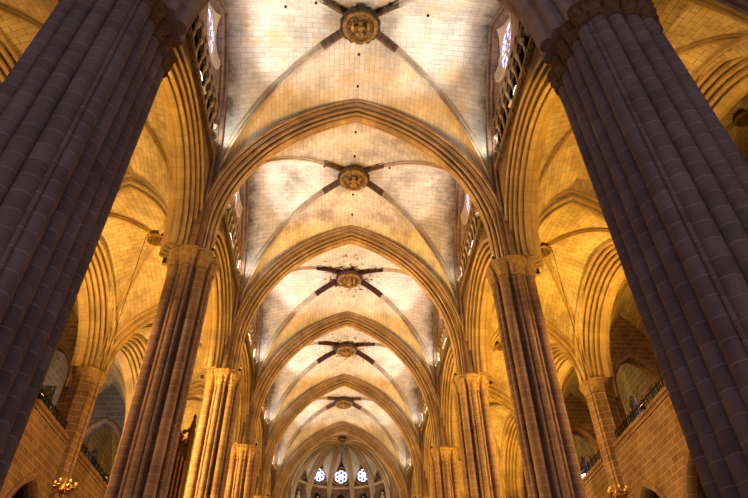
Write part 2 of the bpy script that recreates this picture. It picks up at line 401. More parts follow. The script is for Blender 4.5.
# ------------------------------------------------------------------ nave vault
HX, HY, ZDS, ZDK = 5.9, 3.9, 18.5, 25.8      # diagonal rib: reach, spring, crown
def zd(t): return ZDS + (ZDK - ZDS)*sqrt(max(0, 1 - t*t))
AH, AR, AST = 5.45, 7.8, 1.35                # transverse arch intrados
DEP = .68
ext = arch_h(AH + DEP*.8, AR + DEP*.86, AST)
def z_y(x): return ZC + ext(x) if x < AH + DEP*.8 - .01 else ZC + AST
form = arch_h(HY + .05, 7.7, ZDS - ZC)
def z_x(y): return ZC + form(y)
def vault(mb, cx, cy, hx, hy, ex, ey, zd, zy, zx, lift=.22, n=22, m=5, yends=(-1, 1), xends=(-1, 1)):
    T = [sin(pi/2*(-1 + 2*i/(2*n))) for i in range(2*n + 1)]
    for sy in yends:
        P = []; U = []; v = 0; last = None
        for t in T:
            a = Vector((cx + t*hx, cy + sy*abs(t)*hy, zd(abs(t)) + lift)); b = Vector((cx + t*hx, cy + sy*ey, zy(abs(t)*hx) + .02))
            if last: v += hypot(b.x - last.x, b.z - last.z)
            last = b
            P.append([a.lerp(b, j/m) + Vector((0, 0, .10*sin(pi*j/m))) for j in range(m + 1)])
            U.append([(P[-1][j].y, v) for j in range(m + 1)])
        mb.grid(P, U)
    for sx in xends:
        P = []; U = []; v = 0; last = None
        for t in T:
            a = Vector((cx + sx*abs(t)*hx, cy + t*hy, zd(abs(t)) + lift)); b = Vector((cx + sx*ex, cy + t*hy, zx(abs(t)*hy) + .02))
            if last: v += hypot(b.y - last.y, b.z - last.z)
            last = b
            P.append([a.lerp(b, j/m) + Vector((0, 0, .10*sin(pi*j/m))) for j in range(m + 1)])
            U.append([(P[-1][j].x, v) for j in range(m + 1)])
        mb.grid(P, U)
def solid(o, th=.25):
    md = o.modifiers.new('thick', 'SOLIDIFY'); md.thickness = th; md.offset = 0
    return o
for k, y in enumerate(YK):
    mb = MB(); vault(mb, 0, y, HX, HY, 6.1, BAY/2, zd, z_y, z_x)
    o = mb.build('ceiling', [M_WEB, M_WEBD, M_WEBS, M_WEBS, M_WEB][k], loc=(0, y, ZDK), angle=60)
    struct(o, ORD[k] + ' bay of pale block vaulting over the nave')
nave_prof = [(DEP, -.66), (.66, -.66)] + mould((.62, -.66), (.0, -.14), [('r', 1, .06), ('h', .6, .14), ('f', .8, 0), ('r', .5, .04), ('h', .6, .14), ('f', .3, 0), ('r', 1.2, .08), ('h', .7, .16), ('r', 1.2, .08), ('h', .6, .12)]) \
             + [(.01, -.13), (-.02, -.10), (-.055, -.05), (-.065, 0)]
nave_prof = nave_prof + [(a, -b) for a, b in reversed(nave_prof[:-1])]
ARCH_LAB = ['pointed stone arch springing from the two huge dark piers at the top corners', 'wide moulded pointed arch across the nave, nearest of those seen whole', 'second complete moulded arch across the nave',
            'third complete moulded arch across the nave', 'fourth complete moulded arch across the nave', 'last and darkest pointed arch, framing the apse']
big_prof = [(1.0, -1.06)] + mould((.95, -1.06), (.0, -.22), [('r', 1, .14), ('h', .35, .05)]*3) + [(-.02, -.2), (-.10, -.12), (-.13, 0)]
big_prof = big_prof + [(a, -b) for a, b in reversed(big_prof[:-1])]
for i, y in enumerate(YP):
    mb = MB()
    if i == 0: sweep(mb, full(arc(4.75, 8.0, 0, 22)), big_prof, lambda h, z, b: (h, iw(8.08 + b), ZC + z))
    else: sweep(mb, full(arc(AH, AR, AST, 22)), nave_prof, lambda h, z, b: (h, y + b, ZC + z))
    tag(mb.build('transverse_arch', M_ARCH if i else M_SHAFTA, loc=(0, y, ZC)), ARCH_LAB[i], 'arch', 'transverse arches of the nave')
rib_prof = [(.42, -.20), (.34, -.20)] + mould((.32, -.2), (.02, -.06), [('r', 1, .05), ('h', .9, .10), ('f', .3, 0), ('h', .7, .07)], 6) + [(.0, -.05), (-.03, -.03), (-.035, 0)]
rib_prof = [(a, b*.82) for a, b in rib_prof]; rib_prof = rib_prof + [(a, -b) for a, b in reversed(rib_prof[:-1])]
def rib_path(L, zs, zk, z0, t1=1.0, tn=0.0, n=20):
    pts = []
    if z0 < zs and t1 > .999: pts = [(L, z0 + (zs - z0)*j/3, (1.0, 0.0)) for j in range(3)]
    a0, a1 = math.acos(min(1, t1)), math.acos(tn)
    for i in range(n + 1):
        a = a0 + (a1 - a0)*i/n; nx, nz = cos(a)/L, sin(a)/(zk - zs); q = hypot(nx, nz)
        pts.append((L*cos(a), zs + (zk - zs)*sin(a), (nx/q, nz/q)))
    return pts
def rib_set(name, cx, cy, hx, hy, zs, zk, z0, label, group, mat, prof, paint=None, tp=.22, boss_r=.1, ends=((-1, -1), (1, -1), (-1, 1), (1, 1))):
    t = thing(name, (cx, cy, zk), label, 'vault ribs', group)
    L = hypot(hx, hy)
    for sx, sy in ends:
        d = (sx*hx/L, sy*hy/L)
        pl = lambda h, z, b: (cx + d[0]*h - d[1]*b, cy + d[1]*h + d[0]*b, z)
        mb = MB(); sweep(mb, rib_path(L, zs, zk, z0, 1.0, tp if paint else boss_r/L), prof, pl)
        put(mb, 'diagonal_rib', mat, t)
        if paint:
            mb = MB(); big = [(a - .012, b*1.06) for a, b in prof]
            sweep(mb, rib_path(L, zs, zk, z0, tp, boss_r/L, 6), big, pl); o = put(mb, 'painted_rib_end', paint, t); o['label'] = 'dark painted length of rib beside the boss'
    return t
for k, y in enumerate(YK):
    rib_set('rib_cross', 0, y, HX, HY, ZDS, ZDK, ZC, ['four ribs crossing at the large boss at the top of the view', 'four ribs crossing at the second boss down, with short dark painted ends',
        'four ribs crossing at the third boss, red and black painted near the boss', 'four ribs crossing at the fourth boss, stained dark near the boss', 'four ribs crossing at the fifth and smallest nave boss'][k],
        'crossing ribs of the nave vault', M_RIB, rib_prof, [M_PAINT, M_PAINT, M_PAINTR, M_PAINTR, M_PAINT][k], [.27, .27, .36, .36, .25][k], .5)
# bosses
def boss(cx, cy, z, r, label, group, cat='boss', rich=True):
    t = thing('roof_boss', (cx, cy, z), label, cat, group)
    mb = MB(); mb.lathe((cx, cy, z), [(r*.5, .55*r), (r*.98, .5*r), (r, .1*r), (r*.96, -.02*r)], 32); put(mb, 'drum', M_BOSSD, t)
    mb = MB(); mb.lathe((cx, cy, z), [(r*.80, .12*r), (r*.80, -.06*r), (r*.86, -.13*r), (r*.94, -.13*r), (r*1.0, -.04*r), (r*.98, .12*r)], 32); put(mb, 'ring', M_BOSS, t)
    mb = MB(); n = 40; P = []; U = []
    for j in range(9):
        rr = r*.82*j/8
        row = []
        for k in range(n):
            a = 2*pi*k/n; h = .05*r*sin(5*a + 4*j) + .07*r*sin(3*a - 5*j) + .05*r*random.uniform(-1, 1)
            row.append((cx + rr*cos(a), cy + rr*sin(a), z + (h if 0 < j < 8 else 0)))
        P.append(row); U.append([(k*.05, j*.05) for k in range(n)])
    mb.grid(P, U, True); put(mb, 'carved_disc', M_BOSSM, t)
    if rich:
        mb = MB()                                   # seated figure between two bearers
        mb.ball((cx, cy + .05*r, z - .1*r), .19*r, .30*r, .16*r); mb.ball((cx, cy - .34*r, z - .12*r), .12*r, .13*r, .13*r)
        mb.ball((cx, cy + .44*r, z - .06*r), .27*r, .18*r, .12*r)
        for q in (-1, 1):
            mb.ball((cx + q*.42*r, cy + .05*r, z - .07*r), .12*r, .26*r, .12*r); mb.ball((cx + q*.42*r, cy - .26*r, z - .09*r), .09*r, .09*r, .1*r)
            mb.tube([(cx + q*.16*r, cy - .1*r, z - .12*r), (cx + q*.3*r, cy + .1*r, z - .18*r)], .05*r)
        put(mb, 'carved_figures', M_BOSS, t)
        mb = MB()
        P = []; U = []; n = 120
        for rr, zz, am in ((.92, .04, 0), (1.03, .04, .5), (1.10, .14, 1), (1.10, .28, 1), (.95, .36, .2)):
            P.append([(cx + r*(rr + .07*am*abs(sin(7*2*pi*k/n)))*cos(2*pi*k/n), cy + r*(rr + .07*am*abs(sin(7*2*pi*k/n)))*sin(2*pi*k/n), z + r*(zz + .05*am*sin(21*2*pi*k/n))) for k in range(n)]); U.append([(k*.04, rr) for k in range(n)])
        mb.grid(P, U, True)
        put(mb, 'leaf_rim', M_BOSSD, t)
    return t
for k, y in enumerate(YK):
    boss(0, y, ZDK - .22, .76, ['large round carved and gilded boss at the top centre', 'round carved gilded boss, second from the top', 'gilded boss third from the top, amid flaked dark paint',
         'gilded boss fourth from the top, ringed by dark stains', 'small dark boss, fifth from the top'][k], 'bosses along the nave ridge')
# small dark holes and hooks in the webs
for k, (x, y) in enumerate([(-1.9, 12.2), (1.2, 12.1), (2.9, 12.6), (-3.2, 12.5), (0, 14.6), (0, 16.2), (0, 18.9), (0, 20.6), (-1.6, 21.3), (1.9, 21.2), (0, 23.4), (0, 24.9)]):
    kk = 0 if y < 17.4 else 1; yk = YK[kk]
    tx, ty = abs(x)/HX, abs(y - yk)/HY
    if ty >= tx: f = (abs(y - yk) - tx*HY)/(BAY/2 - tx*HY); z = (zd(tx) + .22)*(1 - f) + (z_y(abs(x)) + .02)*f + .1*sin(pi*f)
    else: f = (abs(x) - ty*HX)/(6.1 - ty*HX); z = (zd(ty) + .22)*(1 - f) + (z_x(abs(y - yk)) + .02)*f + .1*sin(pi*f)
    mb = MB(); mb.lathe((x, y, z), [(.0, -.12), (.035, -.12), (.055, -.08), (.06, .08)], 10)
    tag(mb.build('vault_collar', M_DARK, loc=(x, y, z)), 'tiny dark round collar in the pale vault, %s' % (['left of the large boss', 'right of the large boss', 'far right of the large boss', 'far left of the large boss', 'just below the large boss',
        'above the nearest whole arch', 'just beyond the nearest whole arch', 'above the second boss', 'left of the second boss', 'right of the second boss', 'just below the second boss', 'above the second whole arch'][k],), 'collar', 'dark collars in the vault')

# ------------------------------------------------------------------ walls from outlines
def wall(name, loops, place, th, mat, label=None, kind='structure', parent=None, uvs=1):
    """loops[0] outline, others holes; place(h,z,d)"""
    mb = MB(); idx = []; flat = []
    for lp in loops: flat += lp
    tris = tessellate_polygon([[Vector((h, z, 0)) for h, z in lp] for lp in loops])
    for d in (0, th):
        b = len(mb.v); mb.v += [tuple(place(h, z, d)) for h, z in flat]
        for a in tris:
            mb.f.append(tuple(b + q for q in a)); mb.uv.append(tuple(flat[q] for q in a))
    for lp in loops:
        s = 0
        for q in range(len(lp)):
            p0, p1 = lp[q], lp[(q + 1) % len(lp)]; l = hypot(p1[0] - p0[0], p1[1] - p0[1])
            mb.face([place(*p0, 0), place(*p1, 0), place(*p1, th), place(*p0, th)], [(s, 0), (s + l, 0), (s + l, th), (s, th)]); s += l
    o = mb.build(name, mat, smooth=False, parent=parent)
    if kind: o['kind'] = kind
    if label: o['label'] = label
    return o
def circle(h, z, r, n=32): return [(h + r*cos(2*pi*k/n), z + r*sin(2*pi*k/n)) for k in range(n)]
def rect(h0, h1, z0, z1): return [(h0, z0), (h1, z0), (h1, z1), (h0, z1)]
def pointed(h, z0, zs, half, rise, n=8):
    a = full(arc(half, rise, 0, n)); return [(h - half, z0), (h + half, z0)] + [(h + p[0], zs + p[1]) for p in a]

# nave arcade, clerestory, triforium, oculi
arc_prof = [(.86, -.64)] + mould((.82, -.64), (.0, -.12), [('r', 1, .07), ('h', .7, .18), ('r', 1, .09), ('h', .7, .2), ('r', 1.1, .09), ('h', .7, .2), ('r', 1.1, .09), ('h', .7, .18)]) + [(-.02, -.1), (-.05, -.05), (-.06, 0)]
arc_prof = arc_prof + [(a, -b) for a, b in reversed(arc_prof[:-1])]
XA, AAH, AAR = 6.6, 3.42, 3.35               # arcade axis, intrados
OCZ, OCR = 24.55, 1.0
def oculus(c, R, ux, nrm, label, group, star=False, depth=.25):
    """c centre, ux horizontal in-plane dir, nrm pointing to the viewer side"""
    c = Vector(c); ux = Vector(ux); nrm = Vector(nrm); uz = Vector((0, 0, 1))
    t = thing('round_window', c, label, 'window', group)
    def disc(r, ctr=(0, 0), off=0., n=24):
        b = [c + ux*(ctr[0] + r*cos(2*pi*k/n)) + uz*(ctr[1] + r*sin(2*pi*k/n)) + nrm*off for k in range(n)]
        return b
    mb = MB()
    f = disc(R, n=32); g = disc(R, off=-.04, n=32)
    mb.face(f, [(k*.1, 0) for k in range(32)]); mb.face(list(reversed(g)), [(k*.1, 0) for k in range(32)]); mb.grid([f, g], [[(k*.1, 0) for k in range(32)]]*2, True)
    put(mb, 'glass', (M_GLD if 'dim' in label else M_GLW) if star else M_GLV, t, False)
    mb = MB(); P = []; U = []                      # moulded ring
    for r, o in ((R*1.0, .0), (R*1.01, .06), (R*1.10, .07), (R*1.14, .13), (R*1.36, depth), (R*1.40, depth + .06), (R*1.50, depth + .06), (R*1.52, depth - .06)):
        P.append([c + ux*r*cos(2*pi*k/40) + uz*r*sin(2*pi*k/40) + nrm*o for k in range(40)]); U.append([(r*2*pi*k/40, r) for k in range(40)])
    mb.grid(P, U, True); put(mb, 'stone_ring', M_RIB, t)
    mb = MB()                                       # tracery: inner ring and six spokes
    if star:
        for a in range(6):
            q = 2*pi*a/6 + pi/6
            mb.face([p + nrm*.0 for p in disc(R*.25, (R*.64*cos(q), R*.66*sin(q)), .03, 8)], [(0, 0)]*8)
            q2 = q + pi/6
            mb.face([p for p in disc(R*.17, (R*.88*cos(q2), R*.9*sin(q2)), .03, 6)], [(0, 0)]*6)
        put(mb, 'blue_glass', M_PANEL if 'dim' in label else M_GLB, t, False); mb = MB()
        mb.tube([c + ux*R*.48*cos(2*pi*k/24) + uz*R*.48*sin(2*pi*k/24) + nrm*.04 for k in range(25)], .03*R, 6)
    else:
        for a in range(8):
            q = 2*pi*a/8
            mb.face([p for p in disc(R*.11, (R*.68*cos(q), R*.68*sin(q)), .03, 8)], [(0, 0)]*8)
        mb.face(disc(R*.14, (0, 0), .03, 8), [(0, 0)]*8)
        put(mb, 'blue_glass', M_GLB, t, False); mb = MB()
        for a in range(8):
            q = 2*pi*(a + .5)/8
            mb.tube([c + nrm*.05 + ux*R*.2*cos(q) + uz*R*.2*sin(q), c + nrm*.05 + ux*R*cos(q) + uz*R*sin(q)], .035, 6)
        mb.tube([c + nrm*.05 + ux*R*.22*cos(2*pi*k/16) + uz*R*.22*sin(2*pi*k/16) for k in range(17)], .035, 6)
    put(mb, 'tracery', M_BOSSD if star else M_RIB, t)
    return t
TRZ0, TRZ1, TRH = 20.7, 22.85, 2.95
for k, yk in enumerate(YK):
    for s in (-1, 1):
        sd = SIDE[s]; px = lambda h, z, d: (s*(6.02 + d), h, z)
        ya, yb = YP[k], YP[k+1]
        outer = [(yb, ZC), (yb, ZDS + .2)] + [(yk + h*1.0, z_x(h) + .12) for h in [HY*cos(pi/2*j/10) for j in range(10)]] + [(yk, z_x(0) + .12)] + \
                [(yk - h, z_x(h) + .12) for h in [HY*cos(pi/2*j/10) for j in range(9, -1, -1)]] + [(ya, ZDS + .2), (ya, ZC)]
        soff = full(arc(AAH + .72, AAR + .70, 0, 12))
        outer += [(yk + p[0], ZC + p[1]) for p in reversed(soff)]
        wall('wall_' + sd, [outer, rect(yk - TRH, yk + TRH, TRZ0, TRZ1), circle(yk, OCZ, 1.40)], px, .95, M_CLER,
             'upper nave wall on the %s, %s bay, with a round window over a dark gallery' % (sd, ORD[k]))
        # formeret
        mb = MB(); fp = [(h, z, n) for h, z, n in arc(HY - .25, 7.45, ZDS - ZC, 16)]
        sweep(mb, full(fp), [(.32, -.3)] + mould((.28, -.3), (.0, -.05), [('r', 1, .04), ('h', 1, .06), ('r', 1, .04)], 5) + [(0, 0), (0, .12)], lambda h, z, b: (s*(6.02 + b), yk + h, ZC + z))
        tag(mb.build('wall_arch', M_CLER, loc=(s*6, yk, ZC)), 'slender wall arch round the %s round window high on the %s side of the nave' % (ORD[k], sd), 'arch', 'wall arches of the clerestory')
        # arcade arch
        mb = MB(); sweep(mb, full(arc(AAH, AAR, 0, 16)), arc_prof, lambda h, z, b: (s*(XA + b), yk + h, ZC + z))
        tag(mb.build('arcade_arch', M_AARC, loc=(s*XA, yk, ZC)), '%s golden moulded arch of the %s nave arcade, counted from the viewer' % (ORD[k], sd), 'arch', 'arcade arches beside the nave')
        # triforium
        t = thing('triforium_gallery', (s*6.4, yk, TRZ0), 'shadowed gallery of little columns under the %s round window on the %s' % (ORD[k], sd), 'gallery', 'triforium galleries')
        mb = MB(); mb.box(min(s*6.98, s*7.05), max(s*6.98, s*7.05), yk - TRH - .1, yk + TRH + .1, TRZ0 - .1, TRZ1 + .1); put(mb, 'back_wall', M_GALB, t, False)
        ncol = 11
        for q in range(ncol):
            y = yk - TRH + .2 + (2*TRH - .4)*q/(ncol - 1)
            mb = MB(); mb.lathe((s*5.99, y, TRZ0), [(.11, 0), (.11, .08), (.06, .14), (.055, 1.02), (.09, 1.10), (.12, 1.2), (.12, 1.26)], 10); put(mb, 'colonnette', M_RIB, t)
        w = (2*TRH - .4)/(ncol - 1); loops = [rect(yk - TRH, yk + TRH, TRZ0 + 1.2, TRZ1)]
        for q in range(ncol - 1):
            c = yk - TRH + .2 + w*(q + .5); a = full(arc(w*.5 - .07, w*.62, 0, 4))
            loops.append(circle(c, TRZ0 + 1.86, .15, 8)); loops.append([(c - w*.5 + .07, TRZ0 + 1.22), (c + w*.5 - .07, TRZ0 + 1.22)] + [(c + p[0], TRZ0 + 1.25 + p[1]) for p in a][1:-1])
        o = wall('arched_screen', loops, lambda h, z, d: (s*(5.93 + d), h, z), .11, M_CLER, kind=None); o.parent = t; o.matrix_parent_inverse = Matrix.Translation(-t.location)
        mb = MB(); x0, x1 = sorted((s*5.84, s*6.98)); mb.box(x0, x1, yk - TRH - .35, yk + TRH + .35, TRZ0 - .16, TRZ0 + .02)
        x0, x1 = sorted((s*5.93, s*6.05)); mb.box(x0, x1, yk - TRH - .35, yk + TRH + .35, TRZ0 - .30, TRZ0 - .16)
        put(mb, 'ledge', M_STRING, t, False)
        mb = MB()
        rows = [[], []]
        for q in range(30):
            y = yk - TRH - .3 + (2*TRH + .6)*q/29
            for dy, x in ((0, 5.87), (.08, 5.87), (.09, 5.94), (.19, 5.94)):
                rows[0].append((s*x, y + dy, TRZ0 - .32)); rows[1].append((s*x, y + dy, TRZ0 - .16))
        mb.grid(rows, [[(p[1], p[2]) for p in r] for r in rows])
        put(mb, 'carved_frieze', M_CAPD, t, False)
        oculus((s*6.30, yk, OCZ), .98, (0, 1, 0), (-s, 0, 0), 'round blue and white window high on the %s, %s from the viewer' % (sd, ORD[k]), 'round windows of the clerestory')

# ------------------------------------------------------------------ aisles
XI, XW = 7.0, 11.95
ACX, AHX = (XI + XW)/2, (XW - XI)/2
AZS, AZK = 16.6, 20.95; RHX, RHY = 2.68, 4.08
def azd(t): return AZS + (AZK - AZS)*sqrt(max(0, 1 - t*t))
at_f = arch_h(AHX + .0, 4.35); ax_f = arch_h(3.9, 4.4)
TH, TR = 2.42, 3.8                           # transverse aisle arch intrados
tr_prof = [(.5, -.36)] + mould((.47, -.36), (.0, -.08), [('r', 1, .06), ('h', .8, .13), ('r', 1.1, .07), ('h', .8, .12)]) + [(-.02, -.06), (-.045, 0)]
tr_prof = tr_prof + [(a, -b) for a, b in reversed(tr_prof[:-1])]
arib = [(a*.85 - .06, b*1.1) for a, b in rib_prof]
oarc = [(1.02, -.72), (.98, -.72)] + mould((.96, -.72), (.22, .30), [('r', 1, .08), ('h', .75, .18)]*5, 5) + [(.2, .36), (.05, .45), (0, .5), (.0, .7)]
for k, yk in enumerate(YK):
    for s in (-1, 1):
        sd = SIDE[s]
        mb = MB(); vault(mb, s*ACX, yk, RHX, RHY, AHX, BAY/2, azd, lambda x: ZC + at_f(x), lambda y: ZC + ax_f(y), .16, 16, 4)
        struct(mb.build('ceiling', M_AWEB, loc=(s*ACX, yk, AZK), angle=60), 'golden block vault of the %s aisle, %s bay' % (sd, ORD[k]))
        rib_set('aisle_rib_cross', s*ACX, yk, RHX, RHY, AZS, AZK, ZC, 'four slim ribs crossing over the %s aisle in its %s bay' % (sd, ORD[k]), 'crossing ribs of the aisle vaults', M_AARC, arib, None, .2, .3)
        boss(s*ACX, yk, AZK - .12, .46, 'small round golden boss of the %s aisle vault, %s bay' % (sd, ORD[k]), 'bosses of the aisle vaults', rich=False)
        mb = MB(); sweep(mb, full(arc(3.6, 3.25, 0, 18)), oarc, lambda h, z, b: (s*(12.42 + b), yk + h, ZC + z))
        tag(mb.build('chapel_arch', M_AARC, loc=(s*12.4, yk, ZC)), 'deep many stepped arch above the gallery on the %s, %s bay' % (sd, ORD[k]), 'arch', 'great outer arches')
for i, y in enumerate(YP):
    for s in (-1, 1):
        mb = MB(); sweep(mb, full(arc(TH, TR, 0, 14)), tr_prof, lambda h, z, b: (s*9.3 + h, y + b, ZC + z))
        tag(mb.build('aisle_arch', M_AARC, loc=(s*ACX, y, ZC)), 'slender pointed arch spanning the %s aisle, %s from the viewer' % (SIDE[s], ORD[i]), 'arch', 'transverse arches of the aisles')
# the bay over the viewer: plain vaults that close the church behind
mb = MB(); y = YP[0] - BAY/2
vault(mb, 0, y, HX, HY, 6.1, BAY/2, zd, z_y, z_x); struct(mb.build('ceiling', M_WEB, loc=(0, y, ZDK), angle=60), 'nave vault over the viewer')
for s in (-1, 1):
    mb = MB(); vault(mb, s*ACX, y, RHX, RHY, AHX, BAY/2, azd, lambda x: ZC + at_f(x), lambda y: ZC + ax_f(y), .16, 16, 4)
    struct(mb.build('ceiling', M_AWEB, loc=(s*ACX, y, AZK), angle=60), 'aisle vault beside the viewer on the ' + SIDE[s])
    x0, x1 = sorted((s*12.2, s*12.7)); mb = MB(); mb.box(x0, x1, y - BAY/2, y + BAY/2, 0, 21.4); struct(mb.build('wall_' + SIDE[s], M_WALL, smooth=False), 'plain outer wall beside the viewer on the ' + SIDE[s])
    outer = [(y + BAY/2, ZC), (y + BAY/2, 27.5), (y - BAY/2, 27.5), (y - BAY/2, ZC)] + [(y + p[0], ZC + p[1]) for p in reversed(full(arc(AAH + .72, AAR + .70, 0, 12)))]
    wall('wall_' + SIDE[s], [outer], lambda h, z, d: (s*(6.02 + d), h, z), .95, M_CLER, 'upper nave wall beside the viewer on the ' + SIDE[s])
# tribune chambers and chapels behind the aisles
XB = 16.5; TCX, THX = (13.1 + XB)/2, (XB - 13.1)/2
def tzd(t): return 16.4 + 3.9*sqrt(max(0, 1 - t*t))
tt = arch_h(THX, 4.0); tx = arch_h(3.9, 4.1)
for k, yk in enumerate(YK):
    for s in (-1, 1):
        sd = SIDE[s]
        mb = MB(); vault(mb, s*TCX, yk, THX, HY, THX, BAY/2, tzd, lambda x: ZC + tt(x), lambda y: ZC + tx(y), .14, 10, 3)
        struct(mb.build('ceiling', M_AWEB, loc=(s*TCX, yk, 20.3), angle=60), 'vault over the gallery room on the %s, %s bay' % (sd, ORD[k]))
        rib_set('gallery_rib_cross', s*TCX, yk, THX, HY, 16.4, 20.3, 15, 'thin ribs crossing over the gallery room on the %s, %s bay' % (sd, ORD[k]), 'crossing ribs over the gallery rooms', M_AARC, arib, None, .2, .25)
        boss(s*TCX, yk, 20.15, .40, 'dark disc shaped boss over the gallery room on the %s, %s bay' % (sd, ORD[k]), 'bosses over the gallery rooms', rich=False)
        # outer wall
        hole = pointed(yk, 13.4, 16.4, .8, 1.3)
        wall('wall_' + sd, [rect(yk - BAY/2, yk + BAY/2, 0, 21.5), hole], lambda h, z, d: (s*(XB + d), h, z), .5, M_GREYW, 'outer wall of the gallery room on the %s, %s bay' % (sd, ORD[k]))
        t = thing('lancet_window', (s*(XB + .3), yk, 13.4), 'tall pointed window in the outer wall on the %s, %s bay' % (sd, ORD[k]), 'window', 'windows of the gallery rooms')
        o = wall('pane', [hole], lambda h, z, d: (s*(XB + .28 + d), h, z), .03, M_GLD, kind=None); o.parent = t; o.matrix_parent_inverse = Matrix.Translation(-t.location)
        mb = MB(); mb.tube([(s*(XB + .26), yk, 13.4), (s*(XB + .26), yk, 17.6)], .05, 6)
        for z in (14.4, 15.4, 16.4): mb.tube([(s*(XB + .26), yk - .8, z), (s*(XB + .26), yk + .8, z)], .03, 6)
        put(mb, 'mullion', M_RIB, t)
        # parapet wall with two chapel arches
        lp = [rect(yk - BAY/2, yk + BAY/2, 0, 12.35)] + [pointed(yk + q*2.2, .02, 7.6, 1.65, 2.5) for q in (-1, 1)]
        wall('wall_' + sd, lp, lambda h, z, d: (s*(12.2 + d), h, z), .5, M_WALL, 'block wall under the gallery on the %s, %s bay, pierced by two chapel arches' % (sd, ORD[k]))
        if k in (1, 2):
            for q in (-1, 1):
                mb = MB(); sweep(mb, full(arc(1.65, 2.5, 0, 10)), [(.28, 0), (.28, -.06), (.2, -.12), (.12, -.08), (.06, -.08), (0, 0), (-.06, .1), (-.06, .3)], lambda h, z, b: (s*(12.2 + b), yk + q*2.2 + h, 7.6 + z))
                tag(mb.build('chapel_opening_arch', M_OUTER, loc=(s*12.2, yk + q*2.2, 7.6)), 'pointed arch of the %s chapel below the gallery on the %s, %s bay' % ('farther' if q > 0 else 'nearer', sd, ORD[k]), 'arch', 'chapel arches below the gallery')
        mb = MB(); x0, x1 = sorted((s*12.08, s*12.85)); mb.box(x0, x1, yk - BAY/2 + .8, yk + BAY/2 - .8, 12.35, 12.52)
        x0, x1 = sorted((s*12.14, s*12.25)); mb.box(x0, x1, yk - BAY/2 + .8, yk + BAY/2 - .8, 12.2, 12.35)
        tag(mb.build('parapet_coping', M_OUTER, smooth=False, loc=(s*12.4, yk, 12.35)), 'moulded stone ledge capping the gallery wall on the %s, %s bay' % (sd, ORD[k]), 'ledge', 'ledges of the gallery walls')
    # floors of the galleries
for s in (-1, 1):
    x0, x1 = sorted((s*12.72, s*XB)); mb = MB(); mb.box(x0, x1, YP[0], YP[5], 11.2, 11.4); struct(mb.build('floor', M_WALL, smooth=False), 'gallery floor on the ' + SIDE[s])
    for i in range(0, 6):
        y = YP[i]; hole = pointed(s*14.55, 11.42, 15.7, 1.15, 1.7); 
        lp = [rect(min(s*13.1, s*XB), max(s*13.1, s*XB), 0, 21.2)]
        if i < 5: lp.append(hole)
        wall('wall_' + SIDE[s], lp, lambda h, z, d: (h, y - .25 + d, z), .5, M_GREYW if (s < 0 and i == 3) else M_WALL, 'cross wall of the gallery rooms on the %s, %s, with a pointed doorway' % (SIDE[s], ORD[i]))
        if i in (2, 3):
            mb = MB(); sweep(mb, full(arc(1.15, 1.7, 0, 10)), [(.3, 0), (.3, -.08), (.2, -.14), (.1, -.08), (0, -.04), (-.05, .1)], lambda h, z, b: (s*14.55 + h, y - .25 + b, 15.7 + z))
            tag(mb.build('doorway_arch', M_OUTER, loc=(s*14.55, y, 15.7)), 'small pointed doorway arch in the %s cross wall of the gallery on the %s' % (ORD[i], SIDE[s]), 'arch', 'doorway arches of the gallery')
    # aisle end walls and floor shell
    x0, x1 = sorted((s*5.4, s*13.1)); mb = MB(); mb.box(x0, x1, YP[5] + .9, YP[5] + 1.3, 0, 21.6); struct(mb.build('wall_back', M_WALL, smooth=False), 'end wall of the %s aisle' % SIDE[s])
mb = MB(); mb.box(-17, 17, -6, 64, -.2, 0); struct(mb.build('floor', M_FLOOR, smooth=False), 'stone floor of the church')

# ------------------------------------------------------------------ apse: seven bays of a fourteen sided ring
AC = Vector((0, 56.3, 0)); AR_ = 5.25; ASZ, AKZ = 20.6, 25.75
V = [(AC.x + AR_*sin(a), AC.y + AR_*cos(a)) for a in [math.radians(-90 + 180/7*j) for j in range(8)]]
V = [(-5.5, YP[5] + .45)] + V + [(5.5, YP[5] + .45)]
def ribz(r): return ASZ + (AKZ - ASZ)*sqrt(max(0, 1 - r*r))
t_ribs = thing('apse_rib_fan', (0, AC.y, AKZ), 'fan of ribs spreading down from the far apse boss', 'vault ribs')
mbw = MB()
for v in V:
    L = hypot(v[0] - AC.x, v[1] - AC.y); d = ((v[0] - AC.x)/L, (v[1] - AC.y)/L)
    mb = MB(); sweep(mb, rib_path(L, ASZ, AKZ, 14, 1.0, .06), [(a*1.9 - .3, b*1.35) for a, b in rib_prof], lambda h, z, b: (AC.x + d[0]*h - d[1]*b, AC.y + d[1]*h + d[0]*b, z))
    put(mb, 'rib', M_RIB, t_ribs)
